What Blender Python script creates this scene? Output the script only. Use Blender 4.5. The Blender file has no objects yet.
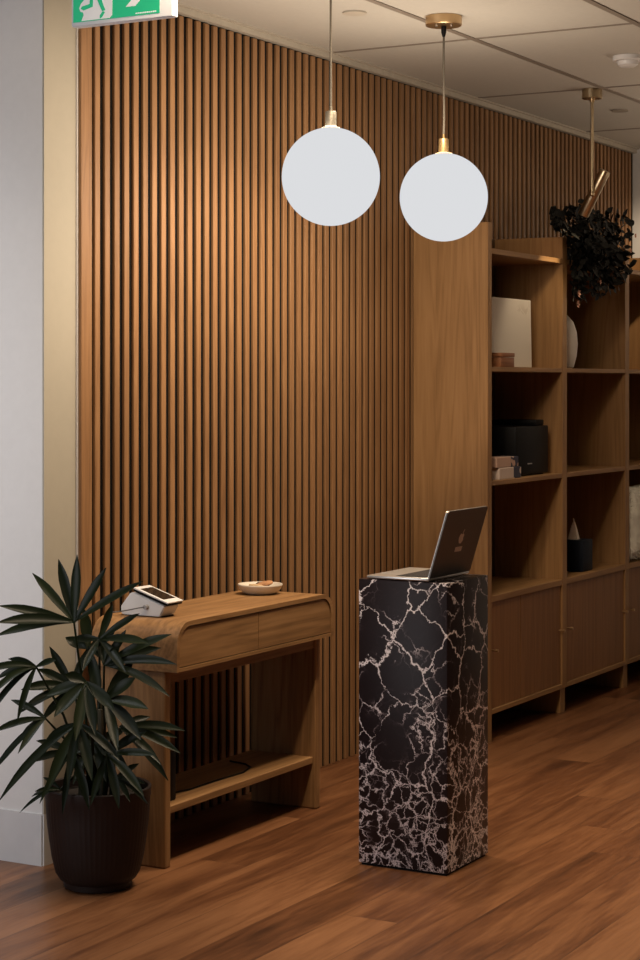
import bpy, bmesh, math, random
from mathutils import Vector, Matrix
PI = math.pi
D = bpy.data
C = bpy.context.scene.collection
rnd = random.Random(7)

# ------------------------------------------------------------------ materials
def newmat(name):
    m = D.materials.new(name); m.use_nodes = True
    nt = m.node_tree
    b = nt.nodes['Principled BSDF']
    return m, nt, b

def L(nt, a, b): nt.links.new(a, b)

def N(nt, t, **kw):
    n = nt.nodes.new(t)
    for k, v in kw.items(): setattr(n, k, v)
    return n

def math_n(nt, op, a, b=None, clamp=False):
    n = N(nt, 'ShaderNodeMath', operation=op); n.use_clamp = clamp
    for i, v in enumerate((a, b)):
        if v is None: continue
        if isinstance(v, (int, float)): n.inputs[i].default_value = v
        else: L(nt, v, n.inputs[i])
    return n.outputs[0]

def ramp(nt, fac, stops):
    r = N(nt, 'ShaderNodeValToRGB')
    els = r.color_ramp.elements
    while len(els) < len(stops): els.new(0.5)
    for e, (p, c) in zip(els, stops):
        e.position = p; e.color = (*c, 1)
    L(nt, fac, r.inputs[0])
    return r.outputs[0]

def plain(name, col, rough=0.5, metal=0.0, emit=None, bump=0.0, bscale=200, vary=0.06, spec=0.5):
    m, nt, b = newmat(name)
    tc = N(nt, 'ShaderNodeTexCoord')
    no = N(nt, 'ShaderNodeTexNoise'); no.inputs['Scale'].default_value = bscale * 0.1
    L(nt, tc.outputs['Object'], no.inputs['Vector'])
    lo = tuple(c * (1 - vary) for c in col); hi = tuple(min(1, c * (1 + vary)) for c in col)
    L(nt, ramp(nt, no.outputs[0], [(0.3, lo), (0.7, hi)]), b.inputs['Base Color'])
    b.inputs['Roughness'].default_value = rough
    b.inputs['Metallic'].default_value = metal
    b.inputs['Specular IOR Level'].default_value = spec
    if bump:
        n2 = N(nt, 'ShaderNodeTexNoise'); n2.inputs['Scale'].default_value = bscale
        L(nt, tc.outputs['Object'], n2.inputs['Vector'])
        bp = N(nt, 'ShaderNodeBump'); bp.inputs['Strength'].default_value = bump; bp.inputs['Distance'].default_value = 0.002
        L(nt, n2.outputs[0], bp.inputs['Height']); L(nt, bp.outputs[0], b.inputs['Normal'])
    if emit:
        b.inputs['Emission Color'].default_value = (*emit[0], 1); b.inputs['Emission Strength'].default_value = emit[1]
    return m

def wood(name, dark, mid, light, axis='Z', rough=0.5, island=0.0, scale=1.0, spec=0.35):
    """grain running along axis; island>0 varies each loose piece"""
    m, nt, b = newmat(name)
    tc = N(nt, 'ShaderNodeTexCoord')
    mp = N(nt, 'ShaderNodeMapping')
    s = {'X': (1.2, 22, 22), 'Y': (22, 1.2, 22), 'Z': (22, 22, 1.2)}[axis]
    mp.inputs['Scale'].default_value = tuple(v * scale for v in s)
    geo = N(nt, 'ShaderNodeNewGeometry')
    oi = N(nt, 'ShaderNodeObjectInfo')
    off = N(nt, 'ShaderNodeCombineXYZ')
    r1 = math_n(nt, 'MULTIPLY', geo.outputs['Random Per Island'], 40.0 if island else 0.0)
    r2 = math_n(nt, 'MULTIPLY', oi.outputs['Random'], 30.0)
    rs = math_n(nt, 'ADD', r1, r2)
    for i in range(3): L(nt, rs, off.inputs[i])
    L(nt, tc.outputs['Object'], mp.inputs['Vector'])
    va = N(nt, 'ShaderNodeVectorMath', operation='ADD')
    L(nt, mp.outputs[0], va.inputs[0]); L(nt, off.outputs[0], va.inputs[1])
    n1 = N(nt, 'ShaderNodeTexNoise'); n1.inputs['Scale'].default_value = 0.35; n1.inputs['Detail'].default_value = 3
    n1.inputs['Distortion'].default_value = 0.8
    n2 = N(nt, 'ShaderNodeTexNoise'); n2.inputs['Scale'].default_value = 5.0; n2.inputs['Detail'].default_value = 4
    L(nt, va.outputs[0], n1.inputs['Vector']); L(nt, va.outputs[0], n2.inputs['Vector'])
    w = math_n(nt, 'MULTIPLY', n1.outputs[0], 9.0)
    w = math_n(nt, 'FRACT', w)
    w = math_n(nt, 'PINGPONG', w, 0.5)
    w = math_n(nt, 'MULTIPLY', w, 0.7)
    f = math_n(nt, 'ADD', w, math_n(nt, 'MULTIPLY', n2.outputs[0], 0.75))
    f = math_n(nt, 'SUBTRACT', f, 0.05)
    col = ramp(nt, f, [(0.15, dark), (0.5, mid), (0.85, light)])
    if island:
        hsv = N(nt, 'ShaderNodeHueSaturation')
        v = math_n(nt, 'ADD', math_n(nt, 'MULTIPLY', geo.outputs['Random Per Island'], 2 * island), 1.0 - island)
        L(nt, v, hsv.inputs['Value']); L(nt, col, hsv.inputs['Color']); col = hsv.outputs[0]
    L(nt, col, b.inputs['Base Color'])
    b.inputs['Roughness'].default_value = rough
    b.inputs['Specular IOR Level'].default_value = spec
    bp = N(nt, 'ShaderNodeBump'); bp.inputs['Strength'].default_value = 0.15; bp.inputs['Distance'].default_value = 0.001
    L(nt, n2.outputs[0], bp.inputs['Height']); L(nt, bp.outputs[0], b.inputs['Normal'])
    return m

OAK = [(0.24, 0.125, 0.048), (0.325, 0.176, 0.070), (0.38, 0.212, 0.090)]
oakX = wood('oak_grain_along', *OAK, axis='X')
oakZ = wood('oak_grain_upright', *OAK, axis='Z', scale=0.8)
oakY = wood('oak_grain_across', *OAK, axis='Y')
CON = [(0.155, 0.079, 0.031), (0.265, 0.140, 0.056), (0.35, 0.195, 0.084)]
conX = wood('console_oak_along', *CON, axis='X', scale=0.8)
conZ = wood('console_oak_upright', *CON, axis='Z', scale=0.9)
slatM = wood('slat_timber', (0.21, 0.104, 0.044), (0.275, 0.142, 0.062), (0.32, 0.172, 0.077), axis='Z', island=0.10)
feltM = plain('black_felt', (0.012, 0.010, 0.009), 0.95, spec=0.1)
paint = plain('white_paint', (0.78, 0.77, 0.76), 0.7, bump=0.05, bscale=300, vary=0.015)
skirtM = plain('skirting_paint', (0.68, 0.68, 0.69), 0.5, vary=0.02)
ceilM = plain('ceiling_tile_paint', (0.52, 0.49, 0.44), 0.9, bump=0.12, bscale=500, vary=0.02)
gridM = plain('ceiling_grid', (0.24, 0.20, 0.165), 0.6)
trimM = plain('cornice_paint', (0.48, 0.43, 0.36), 0.6)
brass = plain('brushed_brass', (0.62, 0.44, 0.25), 0.32, metal=1.0)
brassd = plain('aged_brass', (0.50, 0.40, 0.26), 0.28, metal=1.0)
nickel = plain('nickel', (0.6, 0.58, 0.55), 0.3, metal=1.0)
cordM = plain('fabric_cord', (0.075, 0.065, 0.052), 0.8)
black = plain('black_plastic', (0.003, 0.003, 0.0035), 0.5, spec=.15)
whitep = plain('white_plastic', (0.72, 0.71, 0.71), 0.4, vary=0.02)
screenM = plain('dark_glass', (0.012, 0.011, 0.010), 0.12)
alu = plain('space_aluminium', (0.16, 0.145, 0.132), 0.45, metal=0.85, vary=0.02)
alul = plain('bright_aluminium', (0.75, 0.73, 0.70), 0.3, metal=0.9, vary=0.02)
logoM = plain('pale_logo', (0.78, 0.72, 0.68), 0.5)
leafM = None

def globe_mat():
    m, nt, b = newmat('opal_glass_lit')
    lw = N(nt, 'ShaderNodeLayerWeight'); lw.inputs['Blend'].default_value = 0.25
    b.inputs['Base Color'].default_value = (0, 0, 0, 1)
    b.inputs['Roughness'].default_value = 0.6
    b.inputs['Specular IOR Level'].default_value = 0.0
    b.inputs['Emission Color'].default_value = (0.715, 0.725, 0.745, 1)
    b.inputs['Emission Strength'].default_value = 1.0
    return m
globeM = globe_mat()

def floor_mat():
    m, nt, b = newmat('timber_plank_floor')
    tc = N(nt, 'ShaderNodeTexCoord')
    sep = N(nt, 'ShaderNodeSeparateXYZ'); L(nt, tc.outputs['Object'], sep.inputs[0])
    PW, PL = 0.185, 1.9
    yy = math_n(nt, 'DIVIDE', math_n(nt, 'ADD', sep.outputs[1], 0.035), PW)
    row = math_n(nt, 'FLOOR', yy)
    wn = N(nt, 'ShaderNodeTexWhiteNoise', noise_dimensions='1D'); L(nt, row, wn.inputs['W'])
    xx = math_n(nt, 'ADD', math_n(nt, 'DIVIDE', sep.outputs[0], PL), math_n(nt, 'MULTIPLY', wn.outputs[0], 7.0))
    colid = math_n(nt, 'FLOOR', xx)
    cid = N(nt, 'ShaderNodeCombineXYZ'); L(nt, row, cid.inputs[0]); L(nt, colid, cid.inputs[1])
    wn2 = N(nt, 'ShaderNodeTexWhiteNoise', noise_dimensions='2D'); L(nt, cid.outputs[0], wn2.inputs['Vector'])
    # grain
    g = N(nt, 'ShaderNodeCombineXYZ')
    L(nt, math_n(nt, 'ADD', math_n(nt, 'MULTIPLY', sep.outputs[0], 1.3), math_n(nt, 'MULTIPLY', wn2.outputs[0], 50.0)), g.inputs[0])
    L(nt, math_n(nt, 'ADD', math_n(nt, 'MULTIPLY', sep.outputs[1], 14.0), math_n(nt, 'MULTIPLY', wn2.outputs[0], 31.0)), g.inputs[1])
    n1 = N(nt, 'ShaderNodeTexNoise'); n1.inputs['Scale'].default_value = 0.8; n1.inputs['Detail'].default_value = 6; n1.inputs['Roughness'].default_value = 0.62; n1.inputs['Distortion'].default_value = 0.7
    L(nt, g.outputs[0], n1.inputs['Vector'])
    n2 = N(nt, 'ShaderNodeTexNoise'); n2.inputs['Scale'].default_value = 6.0; n2.inputs['Detail'].default_value = 4
    L(nt, g.outputs[0], n2.inputs['Vector'])
    f = math_n(nt, 'ADD', math_n(nt, 'MULTIPLY', n1.outputs[0], 0.75), math_n(nt, 'MULTIPLY', n2.outputs[0], 0.25))
    f = math_n(nt, 'ADD', f, math_n(nt, 'MULTIPLY', math_n(nt, 'SUBTRACT', wn2.outputs[0], 0.5), 0.20))
    col = ramp(nt, f, [(0.27, (0.050, 0.018, 0.007)), (0.43, (0.125, 0.048, 0.019)), (0.56, (0.20, 0.086, 0.036)), (0.75, (0.28, 0.130, 0.058))])
    # seams
    fy = math_n(nt, 'PINGPONG', yy, 0.5)   # 0 at seam
    fx = math_n(nt, 'PINGPONG', xx, 0.5)
    sy = math_n(nt, 'LESS_THAN', fy, 0.008); sx = math_n(nt, 'LESS_THAN', fx, 0.0009)
    s = math_n(nt, 'MAXIMUM', sy, sx)
    mx = N(nt, 'ShaderNodeMix', data_type='RGBA')
    L(nt, math_n(nt, 'MULTIPLY', s, 0.6), mx.inputs[0]); L(nt, col, mx.inputs[6]); mx.inputs[7].default_value = (0.04, 0.018, 0.01, 1)
    L(nt, mx.outputs[2], b.inputs['Base Color'])
    b.inputs['Roughness'].default_value = 0.36
    b.inputs['Specular IOR Level'].default_value = 0.42
    bp = N(nt, 'ShaderNodeBump'); bp.inputs['Strength'].default_value = 0.12; bp.inputs['Distance'].default_value = 0.002
    L(nt, f, bp.inputs['Height']); L(nt, bp.outputs[0], b.inputs['Normal'])
    return m

def marble_mat():
    m, nt, b = newmat('black_veined_marble')
    tc = N(nt, 'ShaderNodeTexCoord')
    nd = N(nt, 'ShaderNodeTexNoise'); nd.inputs['Scale'].default_value = 4.5; nd.inputs['Detail'].default_value = 7; nd.inputs['Roughness'].default_value = 0.66
    L(nt, tc.outputs['Object'], nd.inputs['Vector'])
    sub = N(nt, 'ShaderNodeVectorMath', operation='SUBTRACT'); L(nt, nd.outputs['Color'], sub.inputs[0]); sub.inputs[1].default_value = (0.5, 0.5, 0.5)
    sc = N(nt, 'ShaderNodeVectorMath', operation='SCALE'); L(nt, sub.outputs[0], sc.inputs[0]); sc.inputs['Scale'].default_value = 0.20
    add = N(nt, 'ShaderNodeVectorMath', operation='ADD'); L(nt, tc.outputs['Object'], add.inputs[0]); L(nt, sc.outputs[0], add.inputs[1])
    sep = N(nt, 'ShaderNodeSeparateXYZ'); L(nt, tc.outputs['Object'], sep.inputs[0])
    # more broken towards the foot of the block
    low = N(nt, 'ShaderNodeMapRange'); L(nt, sep.outputs[2], low.inputs[0])
    low.inputs[1].default_value = 0.62; low.inputs[2].default_value = 0.05; low.inputs[3].default_value = 0.0; low.inputs[4].default_value = 1.0
    nm = N(nt, 'ShaderNodeTexNoise'); nm.inputs['Scale'].default_value = 6.0; nm.inputs['Detail'].default_value = 2
    L(nt, tc.outputs['Object'], nm.inputs['Vector'])
    def veins(scale, w0, soft, seed):
        ad = N(nt, 'ShaderNodeVectorMath', operation='ADD'); L(nt, add.outputs[0], ad.inputs[0]); ad.inputs[1].default_value = (seed, seed * 0.7, seed * 1.3)
        v = N(nt, 'ShaderNodeTexVoronoi', feature='DISTANCE_TO_EDGE'); v.inputs['Scale'].default_value = scale
        L(nt, ad.outputs[0], v.inputs['Vector'])
        mr = N(nt, 'ShaderNodeMapRange'); L(nt, v.outputs['Distance'], mr.inputs[0])
        L(nt, w0, mr.inputs[2]) if not isinstance(w0, float) else setattr(mr.inputs[2], 'default_value', w0)
        mr.inputs[1].default_value = 0.0; mr.inputs[3].default_value = 1.0; mr.inputs[4].default_value = 0.0
        return mr.outputs[0]
    nw = N(nt, 'ShaderNodeTexNoise'); nw.inputs['Scale'].default_value = 9.0; L(nt, tc.outputs['Object'], nw.inputs['Vector'])
    wv = math_n(nt, 'MULTIPLY', math_n(nt, 'SUBTRACT', nw.outputs[0], 0.26, True), 0.11)
    v1 = veins(5.6, wv, 0, 1.7)
    v2 = veins(11.0, 0.055, 0, 4.1)
    v3 = veins(24.0, 0.10, 0, 8.3)
    g2 = N(nt, 'ShaderNodeMapRange'); L(nt, math_n(nt, 'ADD', nm.outputs[0], math_n(nt, 'MULTIPLY', low.outputs[0], 0.26)), g2.inputs[0])
    g2.inputs[1].default_value = 0.44; g2.inputs[2].default_value = 0.60
    g3 = N(nt, 'ShaderNodeMapRange'); L(nt, math_n(nt, 'ADD', nm.outputs[0], math_n(nt, 'MULTIPLY', low.outputs[0], 0.30)), g3.inputs[0])
    g3.inputs[1].default_value = 0.58; g3.inputs[2].default_value = 0.74
    a = math_n(nt, 'MAXIMUM', v1, math_n(nt, 'MULTIPLY', math_n(nt, 'MULTIPLY', v2, g2.outputs[0]), 0.75))
    a = math_n(nt, 'MAXIMUM', a, math_n(nt, 'MULTIPLY', math_n(nt, 'MULTIPLY', v3, g3.outputs[0]), 0.8))
    # fine crackle everywhere, faint
    v4 = veins(17.0, 0.03, 0, 2.9)
    a = math_n(nt, 'MAXIMUM', a, math_n(nt, 'MULTIPLY', v4, 0.10))
    col = ramp(nt, a, [(0.0, (0.015, 0.0085, 0.010)), (0.28, (0.030, 0.020, 0.023)), (0.48, (0.22, 0.18, 0.195)), (0.68, (0.86, 0.80, 0.84))])
    L(nt, col, b.inputs['Base Color'])
    b.inputs['Roughness'].default_value = 0.36
    b.inputs['Specular IOR Level'].default_value = 0.25
    return m

# ------------------------------------------------------------------ mesh helpers
def box(bm, x0, x1, y0, y1, z0, z1, bev=0.0, seg=2):
    r = bmesh.ops.create_cube(bm, size=1.0)
    vs = r['verts']
    for v in vs:
        v.co = Vector(((x0 + x1) / 2 + v.co.x * (x1 - x0), (y0 + y1) / 2 + v.co.y * (y1 - y0), (z0 + z1) / 2 + v.co.z * (z1 - z0)))
    if bev:
        es = list({e for v in vs for e in v.link_edges})
        bmesh.ops.bevel(bm, geom=es, offset=bev, segments=seg, profile=0.5, affect='EDGES')

def cyl(bm, p0, p1, r0, r1=None, seg=24, caps=True):
    p0, p1 = Vector(p0), Vector(p1); r1 = r0 if r1 is None else r1
    d = p1 - p0
    M = Matrix.Translation((p0 + p1) / 2) @ d.to_track_quat('Z', 'Y').to_matrix().to_4x4()
    bmesh.ops.create_cone(bm, cap_ends=caps, cap_tris=False, segments=seg, radius1=r0, radius2=r1, depth=d.length, matrix=M)

def lathe(bm, prof, seg=48, c=(0, 0, 0), close_top=False):
    c = Vector(c); rings = []
    for r, z in prof:
        if r < 1e-6: rings.append([bm.verts.new(c + Vector((0, 0, z)))])
        else: rings.append([bm.verts.new(c + Vector((r * math.cos(2 * PI * k / seg), r * math.sin(2 * PI * k / seg), z))) for k in range(seg)])
    for a, b in zip(rings, rings[1:]):
        for k in range(seg):
            k2 = (k + 1) % seg
            if len(a) == 1 and len(b) > 1: bm.faces.new((a[0], b[k2], b[k]))
            elif len(b) == 1 and len(a) > 1: bm.faces.new((a[k], a[k2], b[0]))
            elif len(a) > 1: bm.faces.new((a[k], a[k2], b[k2], b[k]))

def tube(bm, pts, r, seg=8):
    pts = [Vector(p) for p in pts]; prev = None
    for i, p in enumerate(pts):
        t = (pts[min(i + 1, len(pts) - 1)] - pts[max(i - 1, 0)]).normalized()
        q = t.to_track_quat('Z', 'Y')
        rr = r[i] if isinstance(r, (list, tuple)) else r
        ring = [bm.verts.new(p + q @ Vector((rr * math.cos(2 * PI * k / seg), rr * math.sin(2 * PI * k / seg), 0))) for k in range(seg)]
        if prev:
            best = min(range(seg), key=lambda o: sum((ring[(k + o) % seg].co - prev[k].co).length_squared for k in range(seg)))
            ring = ring[best:] + ring[:best]
            for k in range(seg):
                bm.faces.new((prev[k], prev[(k + 1) % seg], ring[(k + 1) % seg], ring[k]))
        else: bm.faces.new(ring[::-1])
        prev = ring
    bm.faces.new(prev)

def prism(bm, pts, y0, y1, axis='Y'):
    """closed outline (a,b) extruded along an axis: Y -> (x,z), X -> (y,z), Z -> (x,y)"""
    def V(a, b, t):
        return {'Y': (a, t, b), 'X': (t, a, b), 'Z': (a, b, t)}[axis]
    A = [bm.verts.new(V(a, b, y0)) for a, b in pts]
    B = [bm.verts.new(V(a, b, y1)) for a, b in pts]
    n = len(pts)
    bm.faces.new(A); bm.faces.new(B[::-1])
    for i in range(n): bm.faces.new((A[i], B[i], B[(i + 1) % n], A[(i + 1) % n]))
    bmesh.ops.recalc_face_normals(bm, faces=bm.faces[:])

def obj(name, bm, mat, parent=None, smooth=False, angle=35, world=True):
    """vertices are given in world space; they are stored relative to the parent thing"""
    if parent is not None and world:
        o = parent; off = Vector((0, 0, 0))
        while o is not None: off += o.location; o = o.parent
        bmesh.ops.translate(bm, verts=bm.verts[:], vec=-off)
    bmesh.ops.recalc_face_normals(bm, faces=bm.faces[:])
    me = D.meshes.new(name); bm.to_mesh(me); bm.free()
    me.materials.append(mat)
    if smooth:
        for p in me.polygons: p.use_smooth = True
        me.set_sharp_from_angle(angle=math.radians(angle))
    ob = D.objects.new(name, me); C.objects.link(ob)
    if parent is not None: ob.parent = parent
    return ob

def B(): return bmesh.new()

def tag(o, label, cat, group=None):
    o['label'] = label; o['category'] = cat
    if group: o['group'] = group
    return o

def thing(name, label, cat, loc, group=None):
    o = D.objects.new(name, None); C.objects.link(o); o.location = loc
    o.empty_display_size = 0.1
    bpy.context.view_layer.update()
    return tag(o, label, cat, group)

def single(name, bm, mat, label, cat, loc, smooth=False, group=None, angle=35):
    """a thing that is one mesh, its origin at loc (vertices given in world space)"""
    bmesh.ops.translate(bm, verts=bm.verts[:], vec=-Vector(loc))
    o = obj(name, bm, mat, None, smooth, angle); o.location = loc
    return tag(o, label, cat, group)

def struct(name, bm, mat, smooth=False):
    o = obj(name, bm, mat, None, smooth); o['kind'] = 'structure'
    return o

# ------------------------------------------------------------------ the room
CZ = 2.99            # ceiling height
SY = 3.868           # front of the timber slats
BY = 3.880           # backing behind the slats
XW = 5.05            # white wall facing the entrance
XR = 10.70           # far side wall

bm = B(); box(bm, -1.5, 12.5, -3.0, 8.0, -0.05, 0.0); struct('floor', bm, floor_mat())
bm = B(); box(bm, -1.5, 12.5, -3.0, 8.0, CZ, CZ + 0.05); struct('ceiling', bm, ceilM)

bm = B(); box(bm, XW, 5.226, 3.8865, 8.0, 0.0, CZ); struct('wall_left', bm, paint)
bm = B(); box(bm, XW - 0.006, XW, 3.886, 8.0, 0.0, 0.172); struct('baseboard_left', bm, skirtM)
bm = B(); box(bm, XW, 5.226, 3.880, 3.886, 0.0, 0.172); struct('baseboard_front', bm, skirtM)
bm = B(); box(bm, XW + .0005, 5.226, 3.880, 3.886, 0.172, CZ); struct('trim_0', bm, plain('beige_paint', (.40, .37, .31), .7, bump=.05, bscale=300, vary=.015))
bm = B(); box(bm, 5.2265, 5.2345, 3.876, 3.96, 0.0, CZ); struct('trim_1', bm, whitep)
bm = B(); box(bm, XR, 12.5, -3.0, 4.2, 0.0, CZ); struct('wall_right', bm, paint)

# slatted feature wall: black backing and one run of battens
wb = B(); box(wb, 5.2345, XR, BY, 4.05, 0.0, CZ); wall_back = struct('wall_back', wb, feltM)
bm = B()
box(bm, 5.235, 5.281, SY - 0.004, BY, 0.0, 2.957, 0.0015, 1)
box(bm, 5.282, 5.303, SY, BY, 0.0, 2.957, 0.0015, 1)
x = 5.320
while x < XR - 0.035:
    box(bm, x, x + 0.030, SY, BY, 0.0, 2.957, 0.002, 1)
    x += 0.0582
o = obj('timber_slats', bm, slatM, wall_back, world=False); o['kind'] = 'structure'
# shadow-line cornice
bm = B()
prism(bm, [(SY - 0.016, 2.962), (BY, 2.962), (BY, CZ), (SY - 0.03, CZ), (SY - 0.03, CZ - 0.006), (SY - 0.016, CZ - 0.006)], 5.2345, XR, 'X')
struct('trim_2', bm, trimM)
# ceiling grid
def bar(n, x0, x1, y0, y1, h=0.004):
    bm = B(); box(bm, x0, x1, y0, y1, CZ - h, CZ, 0.0); struct('trim_%d' % n, bm, gridM)
n = 3
for yy in (3.20, 2.515, 1.83, 1.145, 0.46):
    bar(n, -1.5, XR, yy - 0.013, yy + 0.013); n += 1
ylines = [3.20, 2.515, 1.83, 1.145, 0.46]
for xx in (9.85, 8.42, 6.97, 5.53, 4.09):
    bar(n, xx - 0.009, xx + 0.009, -0.5, SY - 0.03, 0.0032); n += 1

# ------------------------------------------------------------------ shelving unit
FY, TH = 3.485, 0.043
DT = 0.060
ups = [7.747, 8.628, 9.504, 10.380]
sh = thing('shelving_unit', 'tall oak shelving unit with open bays over low cupboards, against the slatted wall', 'shelving', (7.747, FY, 0))
zb0, zb1, zl0, zl1 = 0.120, 0.142, 0.622, 0.650
zs3 = (1.144, 1.166); zs2 = (1.656, 1.677); zt = (2.184, 2.208)
BACK = SY - 0.012
for i, ux in enumerate(ups):
    bm = B()
    if i in (0, 3):
        box(bm, ux, ux + TH, FY, BACK, 0.0, 2.322, 0.0015, 1)
        obj('end_panel', bm, oakZ, sh)
    else:
        box(bm, ux, ux + DT, FY + 0.001, BACK, zb0, 2.315, 0.0015, 1)
        obj('divider', bm, oakZ, sh)
        bm = B(); box(bm, ux, ux + DT, FY + 0.012, BACK, 0.0, zb0 - 0.0005, 0.001, 1); obj('foot', bm, oakZ, sh)
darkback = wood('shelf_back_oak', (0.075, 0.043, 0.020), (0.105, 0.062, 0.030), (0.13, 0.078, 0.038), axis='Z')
for i in range(3):
    xa = ups[i] + (TH if i == 0 else DT) + 0.0005; xb = ups[i + 1] - 0.0005
    for (z0, z1) in (zt, zs2, zs3, (zl0, zl1), (zb0, zb1)):
        bm = B(); box(bm, xa, xb, FY + 0.002, BACK - 0.013, z0, z1, 0.0015, 1); obj('shelf', bm, oakX, sh)
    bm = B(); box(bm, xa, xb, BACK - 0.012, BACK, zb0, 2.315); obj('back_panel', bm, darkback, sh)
doorM = wood('cupboard_door_oak', (0.20, 0.090, 0.032), (0.265, 0.124, 0.046), (0.31, 0.150, 0.058), axis='Z', scale=0.7)
def door(xa, xb, kx):
    bm = B(); box(bm, xa, xb, FY + 0.010, FY + 0.028, zb1 + 0.002, zl0 - 0.002, 0.001, 1)
    d = obj('door', bm, doorM, sh)
    bm = B(); cyl(bm, (kx, FY + 0.010, 0.405), (kx, FY - 0.010, 0.405), 0.004, seg=12); cyl(bm, (kx, FY - 0.022, 0.405), (kx, FY - 0.010, 0.405), 0.007, seg=16)
    obj('knob', bm, brass, d, True)
door(7.792, 8.134, 7.812); door(8.139, 8.625, 8.606)
door(8.6895, 9.085, 8.710); door(9.0865, 9.5035, 9.484)
door(9.5655, 9.965, 9.585); door(9.9665, 10.3795, 10.36)

# things on the shelves ---------------------------------------------------------
# white canvas with faint sketch, upper left bay
def canvas_mat():
    m, nt, b = newmat('white_canvas')
    tc = N(nt, 'ShaderNodeTexCoord')
    sep = N(nt, 'ShaderNodeSeparateXYZ'); L(nt, tc.outputs['Object'], sep.inputs[0])
    no = N(nt, 'ShaderNodeTexNoise'); no.inputs['Scale'].default_value = 9; no.inputs['Detail'].default_value = 6; no.inputs['Distortion'].default_value = 1.2
    L(nt, tc.outputs['Object'], no.inputs['Vector'])
    band = N(nt, 'ShaderNodeMapRange'); L(nt, math_n(nt, 'ABSOLUTE', math_n(nt, 'SUBTRACT', sep.outputs[2], 0.27)), band.inputs[0])
    band.inputs[1].default_value = 0.05; band.inputs[2].default_value = 0.0
    f = math_n(nt, 'MULTIPLY', band.outputs[0], math_n(nt, 'MULTIPLY', math_n(nt, 'GREATER_THAN', no.outputs[0], 0.60), 0.6))
    L(nt, ramp(nt, f, [(0.0, (0.66, 0.61, 0.55)), (1.0, (0.50, 0.44, 0.38))]), b.inputs['Base Color'])
    b.inputs['Roughness'].default_value = 0.8
    return m
bm = B(); box(bm, 8.04, 8.505, -0.011, 0.011, 0.0, 0.324, 0.002, 1)
bmesh.ops.rotate(bm, verts=bm.verts[:], cent=(0, 0, 0), matrix=Matrix.Rotation(math.radians(-1), 3, 'X'))
bmesh.ops.translate(bm, verts=bm.verts[:], vec=(0, 3.605, zs2[1] + 0.002))
single('canvas', bm, canvas_mat(), 'white canvas leaning upright in the top left bay of the shelving', 'picture', (8.27, 3.605, zs2[1]))
bw = wood('reddish_box_wood', (0.20, 0.075, 0.03), (0.30, 0.12, 0.05), (0.36, 0.16, 0.07), axis='X')
t = thing('trinket_box', 'small reddish wooden box in front of the white canvas', 'box', (8.025, 3.55, zs2[1]))
bm = B(); box(bm, 7.95, 8.100, 3.510, 3.585, zs2[1], zs2[1] + 0.045, 0.003, 2); obj('body', bm, bw, t, True)
bm = B(); box(bm, 7.948, 8.102, 3.508, 3.587, zs2[1] + 0.047, zs2[1] + 0.066, 0.003, 2); obj('lid', bm, bw, t, True)
# oval white vase behind the divider
bm = B()
prof = [(0.0, 0.0), (0.060, 0.0), (0.070, 0.008), (0.084, 0.06), (0.090, 0.12), (0.085, 0.18), (0.068, 0.232), (0.042, 0.262), (0.026, 0.275), (0.022, 0.273), (0.036, 0.255), (0.06, 0.225), (0.075, 0.18), (0.0, 0.03)]
lathe(bm, prof, 48, (8.850, 3.590, zs2[1]))
single('vase', bm, plain('white_ceramic', (0.74, 0.70, 0.64), 0.45, vary=0.03), 'rounded white ceramic vase half hidden by the divider, below the trailing plant', 'vase', (8.850, 3.590, zs2[1]), True)
# black case with patterned boxes in front
t = thing('printer', 'black boxy machine in the middle left bay behind two patterned boxes', 'printer', (8.36, 3.66, zs3[1]))
bm = B(); box(bm, 8.165, 8.560, 3.53, 3.80, zs3[1] + 0.006, zs3[1] + 0.235, 0.008, 2); obj('body', bm, black, t, True)
bm = B(); box(bm, 8.45, 8.55, 3.55, 3.78, zs3[1] + 0.2355, zs3[1] + 0.262, 0.005, 2); obj('paper_feed', bm, black, t, True)
bm = B(); box(bm, 8.19, 8.54, 3.55, 3.79, zs3[1], zs3[1] + 0.0055); obj('base', bm, black, t)
bm = B(); box(bm, 8.30, 8.35, 3.527, 3.5295, zs3[1] + 0.055, zs3[1] + 0.06); obj('badge', bm, nickel, t)
def pat_mat(name, seed, base, dark):
    m, nt, b = newmat(name)
    tc = N(nt, 'ShaderNodeTexCoord')
    mp = N(nt, 'ShaderNodeMapping'); mp.inputs['Location'].default_value = (seed, seed * 2, 0)
    L(nt, tc.outputs['Object'], mp.inputs['Vector'])
    v = N(nt, 'ShaderNodeTexVoronoi', feature='F1'); v.inputs['Scale'].default_value = 24; L(nt, mp.outputs[0], v.inputs['Vector'])
    sep = N(nt, 'ShaderNodeSeparateXYZ'); L(nt, tc.outputs['Object'], sep.inputs[0])
    right = math_n(nt, 'GREATER_THAN', sep.outputs[0], 0.035)
    sp = math_n(nt, 'MULTIPLY', math_n(nt, 'GREATER_THAN', v.outputs['Distance'], 0.42), right)
    L(nt, ramp(nt, sp, [(0.0, base), (1.0, dark)]), b.inputs['Base Color'])
    b.inputs['Roughness'].default_value = 0.6
    return m
for k, (x0, x1, z0, z1, y0, col, lab) in enumerate([
        (7.905, 8.150, 0.0, 0.052, 3.497, (0.62, 0.50, 0.43), 'pink and navy patterned box lying under another patterned box, beside the black machine'),
        (7.885, 8.130, 0.054, 0.100, 3.502, (0.52, 0.34, 0.26), 'patterned box with a dusky pink side, on top of the other patterned box')]):
    bm = B(); box(bm, x0, x1, y0, y0 + 0.085, zs3[1] + z0, zs3[1] + z1, 0.003, 2)
    single('gift_box', bm, pat_mat('patterned_paper_%d' % k, 3.1 * k, col, (0.03, 0.03, 0.06)), lab, 'box', ((x0 + x1) / 2, y0 + 0.04, zs3[1] + z0), False, 'patterned boxes on the middle shelf')
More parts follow.
